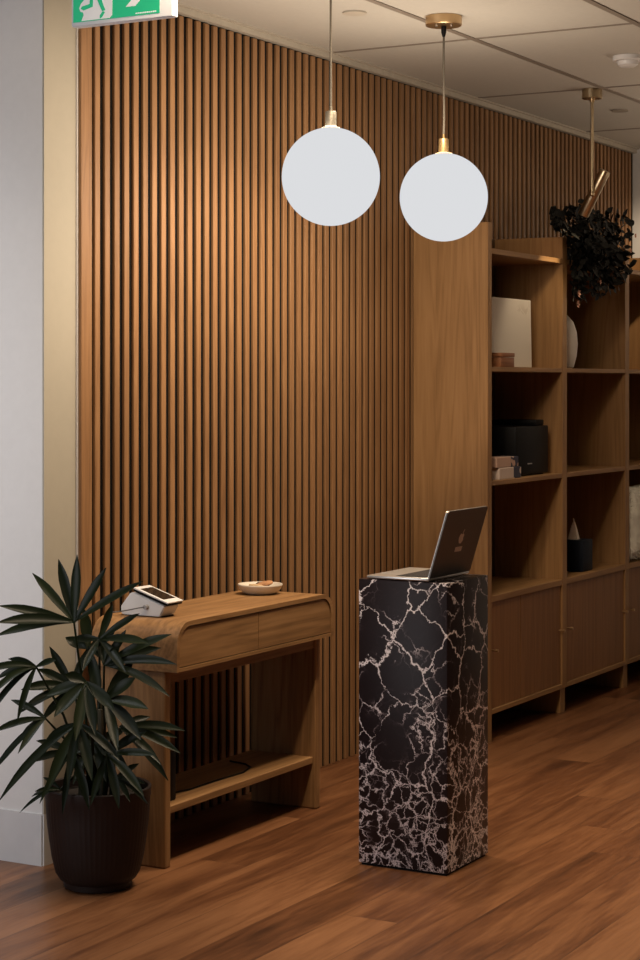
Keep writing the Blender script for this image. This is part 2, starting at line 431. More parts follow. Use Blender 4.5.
# board standing at the right
bm = B(); box(bm, 9.567, 9.595, 3.50, 3.66, zs3[1], zs3[1] + 0.318, 0.002, 1)
single('folder', bm, plain('tan_card', (0.46, 0.33, 0.20), 0.7), 'tan upright folder against the divider at the right edge of the photo', 'folder', (9.581, 3.58, zs3[1]))
# tissue box
t = thing('tissue_box', 'dark navy tissue box with a white tissue in the lower middle bay', 'tissue box', (9.08, 3.60, zl1))
bm = B(); box(bm, 9.010, 9.150, 3.530, 3.670, zl1, zl1 + 0.160, 0.006, 2); obj('carton', bm, plain('navy_card', (0.006, 0.011, 0.022), 0.6, spec=.2), t, True)
bm = B()
rows = []
for i in range(7):
    u = i / 6; row = []
    for j in range(12):
        a = 2 * PI * j / 12
        rr = (0.046 * (1 - u) ** 0.8 + 0.004) * (1 + 0.25 * math.sin(3 * a + 1))
        row.append(bm.verts.new((9.075 + rr * math.cos(a) - 0.012 * u, 3.600 + 0.5 * rr * math.sin(a), zl1 + 0.161 + 0.098 * u + 0.008 * math.sin(2 * a) * u)))
    rows.append(row)
for a_, b_ in zip(rows, rows[1:]):
    for j in range(12): bm.faces.new((a_[j], a_[(j + 1) % 12], b_[(j + 1) % 12], b_[j]))
bm.faces.new(rows[-1]); bm.faces.new(rows[0][::-1])
obj('tissue', bm, plain('tissue_paper', (0.72, 0.62, 0.52), 0.9), t, True)
# fluffy cushion
t = thing('fluffy_cushion', 'white shaggy fur cushion propped in the lowest open bay at the right edge', 'cushion', (9.78, 3.60, zl1))
bm = B()
bmesh.ops.create_cube(bm, size=1.0)
bmesh.ops.subdivide_edges(bm, edges=bm.edges[:], cuts=9, use_grid_fill=True)
for v in bm.verts:
    p = v.co * 2
    e = 1 - 0.10 * (p.x ** 4) * (1 - abs(p.z)) - 0.06 * (p.z ** 4)
    thick = (1 - abs(p.x) ** 3.2) ** 0.5 * (1 - abs(p.z) ** 3.2) ** 0.5 if abs(p.x) < 1 and abs(p.z) < 1 else 0
    jit = 0.010 * math.sin(37 * p.x + 3 * p.y) * math.sin(31 * p.z + 5 * p.y)
    v.co = Vector((9.797 + p.x * 0.225 * (1 - 0.06 * abs(p.z)), 3.540 + p.y * (0.012 + 0.075 * thick) + jit, zl1 + 0.205 + p.z * 0.200 * (1 - 0.05 * (1 - abs(p.x)))))
furM = plain('cream_fur', (0.85, 0.80, 0.71), 0.95, bump=0.8, bscale=90, vary=0.25)
obj('pad', bm, furM, t, True, 180)
bm = B(); fr = random.Random(4)
for i in range(1500):
    px_, pz_ = fr.uniform(-0.97, 0.97), fr.uniform(-0.97, 0.97)
    th = (1 - abs(px_) ** 3.2) ** 0.5 * (1 - abs(pz_) ** 3.2) ** 0.5
    bx = Vector((9.797 + px_ * 0.222, 3.540 - (0.010 + 0.073 * th), zl1 + 0.205 + pz_ * 0.196))
    dr = Vector((fr.uniform(-0.5, 0.5) + 0.5 * px_, -0.75, fr.uniform(-1.0, 0.3) + 0.5 * pz_)).normalized() * fr.uniform(0.012, 0.024)
    sd = Vector((dr.z, 0.2, -dr.x)).normalized() * 0.0030
    tip = bx + dr; tip.z = max(tip.z, zl1 + 0.003); tip.x = max(tip.x, 9.567)
    a, b2, c2 = bm.verts.new(bx - sd), bm.verts.new(bx + sd), bm.verts.new(tip)
    bm.faces.new((a, b2, c2))
o = obj('fur', bm, furM, t); o['kind'] = 'stuff'

# ------------------------------------------------------------------ leaves
def leaf(bm, base, tip, width, n_hint, sag=0.1, seg=8, blunt=0.35, fold=0.25):
    base, tip = Vector(base), Vector(tip)
    d = tip - base; ln = d.length
    ctrl = (base + tip) / 2 + Vector((0, 0, sag * ln))
    prev = None
    for i in range(seg + 1):
        u = i / seg
        p = (1 - u) ** 2 * base + 2 * u * (1 - u) * ctrl + u * u * tip
        tg = (2 * (1 - u) * (ctrl - base) + 2 * u * (tip - ctrl)).normalized()
        side = tg.cross(n_hint)
        if side.length < 1e-4: side = tg.cross(Vector((0, 1, 0.3)))
        side.normalize(); nn = side.cross(tg).normalized()
        w = width * (0.28 + 0.72 * min(1, u / 0.4)) if u < 0.4 else width * (1 if u < 1 - blunt else max(0.06, 1 - ((u - 1 + blunt) / blunt) ** 1.6))
        f = -fold * w * nn
        ring = [bm.verts.new(p - side * w * 0.5), bm.verts.new(p + f), bm.verts.new(p + side * w * 0.5)]
        if prev:
            bm.faces.new((prev[0], prev[1], ring[1], ring[0])); bm.faces.new((prev[1], prev[2], ring[2], ring[1]))
        prev = ring

def leaf_mat(name, dark, light, rough=0.35):
    m, nt, b = newmat(name)
    tc = N(nt, 'ShaderNodeTexCoord'); geo = N(nt, 'ShaderNodeNewGeometry')
    no = N(nt, 'ShaderNodeTexNoise'); no.inputs['Scale'].default_value = 14; L(nt, tc.outputs['Object'], no.inputs['Vector'])
    f = math_n(nt, 'ADD', math_n(nt, 'MULTIPLY', no.outputs[0], 0.5), math_n(nt, 'MULTIPLY', geo.outputs['Random Per Island'], 0.5))
    L(nt, ramp(nt, f, [(0.2, dark), (0.85, light)]), b.inputs['Base Color'])
    b.inputs['Roughness'].default_value = rough
    b.inputs['Specular IOR Level'].default_value = 0.18
    return m
palmM = leaf_mat('palm_leaf', (0.005, 0.009, 0.004), (0.016, 0.024, 0.009), 0.36)
stemM = plain('palm_cane', (0.05, 0.045, 0.025), 0.6)

# potted lady palm; fronds are laid out in its own frame: r to the right of the room, f away from it, z up
R_ = Vector((math.sin(math.radians(29.27)), -math.cos(math.radians(29.27)), 0))
F_ = Vector((math.cos(math.radians(29.27)), math.sin(math.radians(29.27)), 0))
PC = Vector((4.943, 3.583, 0.0))
pp = thing('potted_palm', 'dark green fan palm in a ribbed brown pot left of the console', 'potted plant', PC)
potM = plain('brown_ribbed_pot', (0.018, 0.010, 0.009), 0.55, spec=.3, vary=0.05)
bm = B()
seg = 180
prof = [(0.0, 0.0, 0), (0.100, 0.0, 0), (0.108, 0.004, 0), (0.110, 0.022, 0), (0.122, 0.030, 0), (0.135, 0.05, 1), (0.147, 0.10, 1), (0.156, 0.16, 1), (0.163, 0.22, 1), (0.167, 0.285, 1), (0.169, 0.290, 0), (0.170, 0.318, 0), (0.166, 0.322, 0), (0.160, 0.318, 0), (0.157, 0.27, 0), (0.0, 0.27, 0)]
rings = []
for r, z, rib in prof:
    if r == 0: rings.append([bm.verts.new(PC + Vector((0, 0, z)))]); continue
    rings.append([bm.verts.new(PC + Vector(((r - (0.0018 if rib and k % 3 == 0 else 0)) * math.cos(2 * PI * k / seg), (r - (0.0018 if rib and k % 3 == 0 else 0)) * math.sin(2 * PI * k / seg), z))) for k in range(seg)])
for a, b2 in zip(rings, rings[1:]):
    for k in range(seg):
        k2 = (k + 1) % seg
        if len(a) == 1: bm.faces.new((a[0], b2[k2], b2[k]))
        elif len(b2) == 1: bm.faces.new((a[k], a[k2], b2[0]))
        else: bm.faces.new((a[k], a[k2], b2[k2], b2[k]))
obj('pot', bm, potM, pp, True, 40)
bm = B()
bmesh.ops.create_circle(bm, cap_ends=True, segments=40, radius=0.156, matrix=Matrix.Translation(PC + Vector((0, 0, 0.284))))
bmesh.ops.triangulate(bm, faces=bm.faces[:]); bmesh.ops.subdivide_edges(bm, edges=bm.edges[:], cuts=2)
for v in bm.verts: v.co.z += 0.006 * math.sin(60 * v.co.x) * math.sin(47 * v.co.y)
obj('soil', bm, plain('potting_soil', (0.02, 0.014, 0.01), 0.95, bump=0.6, bscale=120), pp)

S = 0.00319
def pt(px, py, f):   # sheet position of a leaf point -> metres around the pot
    return PC + R_ * ((px - 97) * S) + F_ * f + Vector((0, 0, 1.6 - (py - 384) * S))
# (hub, depth of hub, root of petiole, [(tip, depth, sag)...], leaf width)
fronds = [
 ((73, 622), 0.00, (92, 795), [((0, 604), -.05, .06), ((30, 574), .03, .05), ((55, 561), .06, .02), ((75, 556), .03, .0), ((106, 567), -.02, .03), ((145, 578), -.10, .05), ((1, 619), -.10, .10), ((-4, 635), -.04, .12)], .031),
 ((38, 664), -.06, (88, 795), [((-12, 668), -.10, .2), ((-8, 694), -.13, .25), ((-14, 722), -.09, .25), ((22, 716), -.12, .22), ((6, 660), .02, .12), ((60, 655), -.12, .1), ((-6, 680), -.02, .2)], .020),
 ((48, 714), -.08, (88, 795), [((-2, 726), -.12, .15), ((25, 744), -.16, .15), ((-4, 768), -.14, .16), ((10, 700), .0, .1), ((20, 738), -.03, .15)], .022),
 ((83, 716), -.14, (95, 795), [((9, 787), -.22, .18), ((56, 776), -.24, .16), ((77, 770), -.25, .15), ((100, 765), -.24, .14), ((127, 748), -.22, .14), ((112, 738), -.12, .1), ((50, 735), -.16, .15)], .027),
 ((104, 664), -.02, (100, 795), [((125, 630), .0, .0), ((172, 632), -.06, .10), ((178, 660), -.10, .14), ((172, 690), -.13, .16), ((120, 645), -.04, .05), ((98, 632), .04, .0), ((160, 648), .0, .1)], .028),
 ((122, 722), -.10, (105, 795), [((187, 724), -.12, .14), ((183, 745), -.14, .15), ((171, 771), -.15, .17), ((165, 752), -.20, .15), ((150, 716), -.02, .1), ((178, 735), -.05, .12)], .024),
 ((64, 783), -.10, (85, 796), [((25, 804), -.13, .25), ((40, 783), -.13, .15), ((44, 775), -.04, .12), ((34, 792), -.07, .2)], .013),
 ((118, 772), -.10, (110, 796), [((151, 795), -.14, .22), ((148, 776), -.12, .15), ((140, 760), -.06, .08), ((135, 790), -.18, .2)], .016),
 ((90, 676), -.13, (95, 795), [((62, 706), -.20, .10), ((84, 727), -.24, .10), ((103, 722), -.23, .10), ((120, 700), -.20, .10), ((70, 668), -.14, .1), ((50, 690), -.12, .1)], .034),
 ((108, 694), -.10, (102, 795), [((138, 672), -.12, .05), ((152, 700), -.17, .12), ((146, 728), -.20, .12), ((124, 738), -.22, .1), ((132, 660), .0, .0)], .034),
 ((70, 690), .05, (90, 795), [((20, 690), .0, .15), ((34, 672), .06, .1), ((20, 712), -.02, .18), ((45, 650), .08, .0), ((40, 722), .0, .1)], .028),
 ((92, 742), -.02, (98, 795), [((60, 758), -.06, .1), ((76, 778), -.10, .1), ((110, 775), -.12, .1), ((128, 760), -.08, .1), ((125, 730), .03, .0), ((70, 730), .03, .0)], .030),
 ((98, 640), .02, (98, 795), [((140, 612), -.04, .06), ((150, 640), -.08, .1), ((128, 668), -.10, .1), ((84, 668), -.06, .08), ((70, 640), .03, .05), ((110, 606), .05, .0)], .026),
 ((76, 745), -.12, (90, 795), [((36, 752), -.18, .14), ((48, 790), -.20, .2), ((70, 800), -.2, .15), ((96, 796), -.2, .15), ((40, 735), -.1, .1)], .022),
 ((112, 745), -.16, (104, 795), [((160, 742), -.22, .12), ((150, 780), -.24, .16), ((126, 792), -.24, .14), ((98, 790), -.22, .12), ((150, 722), -.16, .1)], .024),
 ((86, 650), .04, (96, 795), [((62, 640), .06, .0), ((80, 612), .08, .0), ((112, 634), .06, .0), ((120, 668), .0, .1), ((72, 690), -.03, .1), ((100, 700), -.03, .1)], .032),
]
for k, (hub, hf, root, tips, w) in enumerate(fronds):
    bm = B()
    H = pt(*hub, hf); RT = pt(root[0], root[1], 0.02 * math.sin(k * 2.1)); RT.z = 0.27
    mid = (H + RT) / 2 + Vector((0, 0, 0.06)) + (RT - H).cross(Vector((0, 0, 1))) * 0.02
    tube(bm, [RT, RT.lerp(mid, .5) + Vector((0, 0, .02)), mid, mid.lerp(H, .6), H], [.0055, .005, .0045, .004, .0032], 6)
    for (tx, ty), tf, sag in tips:
        T = pt(tx, ty, tf)
        # fan faces roughly towards the entrance and up
        hint = (-F_ * 0.9 + Vector((0, 0, 0.55)) + R_ * rnd.uniform(-.35, .35)).normalized()
        leaf(bm, H, T, 1.12 * w * rnd.uniform(.85, 1.1), hint, sag, 9)
    obj('frond', bm, palmM, pp, True, 60)
for (rx, rf, h) in ((-0.022, 0.02, 0.56), (0.012, -0.02, 0.50), (0.042, 0.03, 0.44), (-0.05, -0.03, 0.38), (0.0, 0.05, 0.62)):
    bm = B(); p0 = PC + R_ * rx + F_ * rf
    tube(bm, [p0 + Vector((0, 0, .265)), p0 + Vector((.004, 0, .265 + h * .3)), p0 + Vector((0, .003, .265 + h * .6))], [.010, .0095, .008], 8)
    obj('stem', bm, stemM, pp, True)

# trailing plant on top of the shelving
tp = thing('trailing_plant', 'dark leafy plant spilling over the top of the shelving behind the brass spotlight', 'plant', (9.05, 3.60, zt[1]))
ivyM = leaf_mat('dark_ivy_leaf', (0.003, 0.003, 0.0025), (0.009, 0.009, 0.007), 0.55)
bm = B(); lr = random.Random(11)
blobs = [((8.43, 3.43, 2.375), (.09, .05, .05), 55), ((8.54, 3.42, 2.375), (.17, .06, .055), 90), ((8.72, 3.42, 2.37), (.18, .10, .10), 90), ((8.98, 3.45, 2.30), (.26, .11, .12), 150), ((9.28, 3.50, 2.30), (.26, .10, .12), 120),
         ((8.84, 3.43, 2.17), (.16, .06, .15), 110), ((9.05, 3.44, 2.15), (.24, .05, .12), 100), ((8.80, 3.44, 2.25), (.15, .06, .10), 90), ((9.25, 3.45, 2.20), (.22, .05, .08), 70), ((9.36, 3.48, 2.42), (.22, .10, .06), 45), ((8.67, 3.43, 2.09), (.05, .03, .10), 45), ((8.72, 3.43, 2.2), (.06, .04, .12), 50), ((8.66, 3.40, 2.44), (.10, .06, .05), 24), ((9.0, 3.46, 2.42), (.14, .08, .06), 30)]
for c, e, cnt in blobs:
    for i in range(cnt):
        while True:
            q = Vector((lr.uniform(-1, 1), lr.uniform(-1, 1), lr.uniform(-1, 1)))
            if q.length < 1: break
        p = Vector(c) + Vector((q.x * e[0], q.y * e[1], q.z * e[2]))
        if p.y > 3.47 and p.z < 2.235: p.y = 3.455 - lr.uniform(0, .05)
        if abs(p.x - 8.49) < .05 and p.z < 2.40: continue
        ln = lr.uniform(.035, .062)
        dr = Vector((lr.uniform(-1, 1), lr.uniform(-1, .3), lr.uniform(-1, .5))).normalized()
        if p.z < 2.3 and p.y + dr.y * ln > 3.475: dr.y = -abs(dr.y)
        leaf(bm, p, p + dr * ln, ln * .72, Vector((lr.uniform(-.4, .4), -1, lr.uniform(0, .6))), .12, 4, .75, .15)
obj('foliage', bm, ivyM, tp, True, 60)
bm = B(); 
tr = thing('planter_trough', 'low dark trough holding the trailing plant on top of the shelving', 'planter', (9.06, 3.66, zt[1]))
box(bm, 8.70, 9.44, 3.57, 3.74, zt[1], zt[1] + 0.075, 0.006, 2)
obj('trough', bm, black, tr, True)
vm = plain('vine_stem', (0.03, 0.025, 0.018), 0.7)
for (a_, b_) in (((8.78, 2.30), (8.63, 2.00)), ((8.95, 2.32), (8.86, 2.08)), ((9.25, 2.33), (9.42, 2.45)), ((8.9, 2.32), (8.70, 2.42)), ((9.1, 2.3), (9.12, 2.1))):
    bm = B()
    pa = Vector((a_[0], 3.62, 2.284)); pb = Vector((a_[0], 3.46, a_[1] + .04)); pc = Vector((b_[0], 3.43, b_[1]))
    tube(bm, [pa, pb.lerp(pa, .4) + Vector((0, 0, .03)), pb, pb.lerp(pc, .5), pc], .003, 6)
    obj('stem', bm, vm, tp, True)
pinkM = plain('dusty_pink_petals', (0.50, 0.27, 0.20), 0.7, vary=0.2)
for (fx, fy, fz) in ((8.60, 3.40, 1.985), (8.60, 3.395, 2.035), (9.30, 3.36, 2.36), (8.80, 3.36, 2.10), (9.23, 3.36, 2.28)):
    bm = B(); c0 = Vector((fx, fy, fz)); s_ = .020 if fz < 2.06 else .014
    for k in range(6):
        a = 2 * PI * k / 6 + fx * 9
        leaf(bm, c0, c0 + Vector((math.cos(a), -.45, math.sin(a))) * s_, s_ * .9, Vector((0, -1, .2)), .15, 4, .6, .1)
    bmesh.ops.create_uvsphere(bm, u_segments=8, v_segments=6, radius=s_ * .25, matrix=Matrix.Translation(c0 + Vector((0, -.004, 0))))
    obj('flower', bm, pinkM, tp, True, 60)

# ------------------------------------------------------------------ console table
X0, X1 = 5.205, 6.268; CY0, CY1 = 3.455, 3.80; ZT, ZC = 0.815, 0.652
ct = thing('console_table', 'oak console table with rounded top corners, two drawers and a low shelf', 'table', (5.735, 3.63, 0))
def arch(x0, x1, z0, z1, r, n=10, bottom=True):
    pts = [(x0, z0)]
    pts += [(x0 + r - r * math.cos(PI / 2 * k / n), z1 - r + r * math.sin(PI / 2 * k / n)) for k in range(n + 1)]
    pts += [(x1 - r + r * math.sin(PI / 2 * k / n), z1 - r + r * math.cos(PI / 2 * k / n)) for k in range(n + 1)]
    pts += [(x1, z0)]
    return pts
th = 0.016
outer = arch(X0, X1, ZC, ZT, 0.078); inner = arch(X0 + th, X1 - th, ZC, ZT - th, 0.064)
bm = B(); prism(bm, outer + inner[::-1], CY0, CY1, 'Y')
obj('case', bm, conX, ct, True, 30)
bm = B(); box(bm, X0 + th + .001, X1 - th - .001, CY0 + .001, CY1, ZC, ZC + .012); obj('case_bottom', bm, conX, ct)
bm = B(); box(bm, X0 + th + .02, X1 - th - .02, CY1 - .02, CY1 - .005, ZC + .013, ZT - .07); obj('case_back', bm, conX, ct)
g = 0.0035; xm = 5.729
def dr_outline(side):
    a = X0 + th + g; b2 = X1 - th - g; zt_ = ZT - th - g; r = 0.060; n_ = 10; zz = ZC + .012 + g
    if side < 0:
        return [(a, zz)] + [(a + r - r * math.cos(PI / 2 * k / n_), zt_ - r + r * math.sin(PI / 2 * k / n_)) for k in range(n_ + 1)] + [(xm - .0015, zt_), (xm - .0015, zz)]
    return [(xm + .0015, zz), (xm + .0015, zt_)] + [(b2 - r + r * math.sin(PI / 2 * k / n_), zt_ - r + r * math.cos(PI / 2 * k / n_)) for k in range(n_ + 1)] + [(b2, zz)]
for sd in (-1, 1):
    bm = B(); prism(bm, dr_outline(sd), CY0 + .004, CY0 + .30, 'Y'); obj('drawer', bm, conX, ct, True, 30)
LT = 0.036
bm = B(); box(bm, X0 + .008, X0 + .008 + LT, 3.508, 3.795, 0, ZC - .0005, .006, 2); obj('side_panel', bm, conZ, ct)
bm = B(); box(bm, X1 - .006 - LT, X1 - .006, 3.508, 3.795, 0, ZC - .0005, .006, 2); obj('side_panel', bm, conZ, ct)
xl, xr = X0 + .008 + LT + .0005, X1 - .006 - LT - .0005
bm = B(); box(bm, xl, xr, 3.516, 3.538, .606, ZC - .0005, .001, 1); obj('apron', bm, conX, ct)
bm = B(); box(bm, xl, xr, 3.520, 3.795, .172, .197, .002, 1); obj('lower_shelf', bm, conX, ct)

# black box and its lead on the lower shelf
bm = B(); box(bm, 5.30, 5.36, 3.56, 3.72, .197, .36, .006, 2)
single('black_box', bm, black, 'small black upright box at the left end of the console lower shelf', 'box', (5.33, 3.64, .197), True)
bm = B()
tube(bm, [(5.42, 3.62, .2005), (5.50, 3.60, .2005), (5.66, 3.60, .2005), (5.84, 3.59, .2005), (5.93, 3.615, .2005), (5.97, 3.66, .2005), (5.99, 3.74, .2005)], .0033, 8)
single('power_cable', bm, black, 'thin black cable lying along the console lower shelf', 'cable', (5.66, 3.60, .197), True)

# card terminal
TZ = ZT
tm = thing('card_terminal', 'white wedge-shaped payment terminal with dark screen on the left of the console', 'card terminal', (5.345, 3.65, TZ))
tx0, tx1 = 5.300, 5.388
bm = B()
prism(bm, [(3.588, TZ + .003), (3.566, TZ + .040), (3.690, TZ + .080), (3.708, TZ + .078), (3.748, TZ + .030), (3.744, TZ + .003)], tx0, tx1, 'X')
bmesh.ops.bevel(bm, geom=bm.edges[:], offset=.003, segments=2, affect='EDGES')
obj('stand', bm, whitep, tm, True)
bm = B(); box(bm, tx0 + .01, tx1 - .008, 3.583, 3.736, TZ, TZ + .0028); obj('base_pad', bm, black, tm)
ang = math.atan2(.040, .124)
def slab(y0, y1, x0, x1, h0, h1, bev=0.0):
    bm = B(); box(bm, x0, x1, y0, y1, h0, h1, bev, 2)
    bmesh.ops.rotate(bm, verts=bm.verts[:], cent=(0, 0, 0), matrix=Matrix.Rotation(ang, 3, 'X'))
    bmesh.ops.translate(bm, verts=bm.verts[:], vec=(0, 3.560, TZ + .041)); return bm
obj('band', slab(-.003, .141, tx0 - .002, tx1 + .002, 0, .008, .002), black, tm, True)
tb = obj('tablet', slab(-.004, .142, tx0 - .003, tx1 + .003, .0083, .0135, .0015), whitep, tm, True)
obj('screen', slab(.022, .122, tx0 + .008, tx1 - .008, .0136, .0142), screenM, tb)
bm = B(); cyl(bm, (tx0 - .0135, 3.640, TZ + .034), (tx0 + .001, 3.640, TZ + .034), .0075, .0085, 16); obj('plug', bm, plain('grey_plug', (.35, .34, .34), .5), tm, True)
bm = B(); tube(bm, [(tx0 - .013, 3.641, TZ + .034), (tx0 - .020, 3.66, TZ + .031), (tx0 - .022, 3.70, TZ + .022), (tx0 - .018, 3.75, TZ + .012), (tx0 - .004, 3.79, TZ + .008), (tx0, 3.815, TZ - .02), (tx0, 3.83, TZ - .12)], .0020, 8)
obj('lead', bm, plain('grey_lead', (.12, .12, .12), .5), tm, True)

# bowl with biscuits
BC = (6.09, 3.67, TZ)
bm = B(); lathe(bm, [(0, 0), (.048, 0), (.062, .006), (.078, .020), (.084, .034), (.083, .038), (.079, .037), (.072, .024), (.058, .014), (0, .012)], 48, BC)
single('bowl', bm, plain('speckled_stone_glaze', (.66, .60, .52), .5, vary=.12), 'shallow cream stoneware bowl at the right end of the console', 'bowl', BC, True)
bisM = plain('biscuit', (.42, .21, .10), .8, bump=.6, bscale=120, vary=.25)
def biscuit(cx, cy, cz, rr, rx, ry, mat, lab):
    bm = B(); lathe(bm, [(0, 0), (rr * .9, 0), (rr, .004), (rr * .95, .009), (rr * .6, .0115), (0, .012)], 24)
    for v in bm.verts: v.co.z += .0012 * math.sin(300 * v.co.x) * math.cos(260 * v.co.y)
    bmesh.ops.rotate(bm, verts=bm.verts[:], cent=(0, 0, 0), matrix=Matrix.Rotation(rx, 3, 'X') @ Matrix.Rotation(ry, 3, 'Y'))
    bmesh.ops.translate(bm, verts=bm.verts[:], vec=(cx, cy, cz))
    single('biscuit', bm, mat, lab, 'biscuit', (cx, cy, cz), True, 'biscuits in the bowl')
bx, by, bz = BC
biscuit(bx - .030, by - .004, bz + .027, .031, .05, .10, plain('pale_biscuit', (.56, .40, .24), .8, vary=.2), 'pale biscuit at the left of the cream bowl')
biscuit(bx + .002, by - .022, bz + .035, .030, -.12, -.16, bisM, 'reddish brown biscuit tipped up in the middle of the cream bowl')
biscuit(bx + .036, by + .010, bz + .026, .027, .1, -.12, plain('dark_biscuit', (.05, .035, .03), .8), 'dark chocolate biscuit at the right of the cream bowl')

# ------------------------------------------------------------------ marble plinth and laptop
PX0, PX1, PY0, PY1, PZ = 5.583, 5.905, 2.655, 2.982, 0.952
pl = thing('marble_plinth', 'tall square plinth of black marble with white veins, carrying the laptop', 'plinth', ((PX0 + PX1) / 2, (PY0 + PY1) / 2, 0))
bm = B(); box(bm, PX0, PX1, PY0, PY1, .008, PZ, .0035, 2); obj('block', bm, marble_mat(), pl, True, 40)
bm = B(); box(bm, PX0 + .008, PX1 - .008, PY0 + .008, PY1 - .008, 0, .0078); obj('base', bm, black, pl)

LX0, LX1, LY0, LY1 = 5.583, 5.898, 2.722, 2.952
lp = thing('laptop', 'open metallic grey laptop on the marble plinth, its lid turned to the room', 'laptop', ((LX0 + LX1) / 2, (LY0 + LY1) / 2, PZ))
bm = B(); box(bm, LX0, LX1, LY0, LY1, PZ + .003, PZ + .013, .003, 2); obj('base', bm, alul, lp, True)
for fx in (LX0 + .03, LX1 - .03):
    for fy in (LY0 + .03, LY1 - .03):
        bm = B(); cyl(bm, (fx, fy, PZ), (fx, fy, PZ + .0031), .008, seg=16); obj('foot', bm, black, lp)
bm = B(); box(bm, LX0 + .022, LX1 - .022, LY0 + .022, LY0 + .132, PZ + .0131, PZ + .0136); kb = obj('keyboard', bm, black, lp)
keyM = plain('black_keys', (.014, .014, .015), .5)
bm = B()
for r_ in range(6):
    for c_ in range(14):
        kx = LX0 + .026 + c_ * .0176; ky = LY0 + .026 + r_ * .0172
        box(bm, kx, kx + .0152, ky, ky + .0150, PZ + .0137, PZ + .0148)
obj('keys', bm, keyM, kb)
bm = B(); box(bm, LX0 + .09, LX1 - .09, LY0 + .150, LY1 - .012, PZ + .0131, PZ + .0135); obj('trackpad', bm, alul, lp)
# lid: hinge along the far edge of the base, leaning back to the room
tilt = math.radians(17); LH = .232
hp = Vector((0, LY0 + .003, PZ + .0135))
def lidspace(bm):
    bmesh.ops.rotate(bm, verts=bm.verts[:], cent=(0, 0, 0), matrix=Matrix.Rotation(tilt, 3, 'X'))
    bmesh.ops.translate(bm, verts=bm.verts[:], vec=hp); return bm
def rrect(x0, x1, z0, z1, r, n_=6):
    pts = [(x0, z0), (x1, z0)]
    pts += [(x1 - r + r * math.cos(PI / 2 * k / n_), z1 - r + r * math.sin(PI / 2 * k / n_)) for k in range(n_ + 1)]
    pts += [(x0 + r - r * math.sin(PI / 2 * k / n_), z1 - r + r * math.cos(PI / 2 * k / n_)) for k in range(n_ + 1)]
    return pts
bm = B(); prism(bm, rrect(LX0, LX1, 0, LH, .010), -.0055, 0, 'Y'); lid = obj('lid', lidspace(bm), alu, lp)
bm = B(); prism(bm, rrect(LX0 + .0005, LX1 - .0005, .0005, LH - .0005, .0098), .0001, .0012, 'Y'); obj('bezel', lidspace(bm), alul, lid)
bm = B(); box(bm, LX0 + .006, LX1 - .006, .0013, .0018, .012, LH - .008); obj('screen', lidspace(bm), screenM, lid)
bm = B(); cyl(bm, (LX0 + .03, LY0 + .004, PZ + .0125), (LX1 - .03, LY0 + .004, PZ + .0125), .004, seg=12); obj('hinge', bm, black, lp)
# emblem on the lid: a bitten apple with a leaf, seen from the lid's outer side (x runs to the right there)
lc = ((LX0 + LX1) / 2 + .006, .128)
def apple(sc):
    pts = []
    for k in range(64):
        a = 2 * PI * k / 64
        r = 1.0 - .10 * math.cos(2 * a) * 0
        x_, z_ = math.cos(a) * (1.0 + .06 * math.sin(a)), math.sin(a) * 1.02
        if z_ > .55: z_ -= .28 * math.exp(-(x_ / .28) ** 2)
        if z_ < -.55: z_ += .14 * math.exp(-(x_ / .22) ** 2)
        x_ *= 1 - .18 * max(0, -z_)
        dx, dz = x_ - 1.28, z_ - .12
        dd = math.hypot(dx, dz)
        if dd < .55: x_, z_ = 1.28 + dx / dd * .55, .12 + dz / dd * .55
        pts.append((lc[0] + sc * x_, lc[1] + sc * z_))
    return pts
bm = B(); prism(bm, apple(.019), -.0062, -.0056, 'Y'); obj('emblem', lidspace(bm), logoM, lid)
bm = B()
lf = []
for k in range(17):
    u = k / 16; lf.append((lc[0] + .001 + .010 * u, lc[1] + .0175 + .014 * u + .0042 * math.sin(PI * u)))
for k in range(15, 0, -1):
    u = k / 16; lf.append((lc[0] + .001 + .010 * u, lc[1] + .0175 + .014 * u - .0042 * math.sin(PI * u)))
prism(bm, lf, -.0062, -.0056, 'Y'); obj('emblem_leaf', lidspace(bm), logoM, lid)
bm = B(); prism(bm, [(lc[0] - .026, lc[1] - .046), (lc[0] + .026, lc[1] - .046), (lc[0] + .026, lc[1] - .029), (lc[0] - .026, lc[1] - .029)], -.0062, -.0056, 'Y')
obj('sticker', lidspace(bm), logoM, lid)

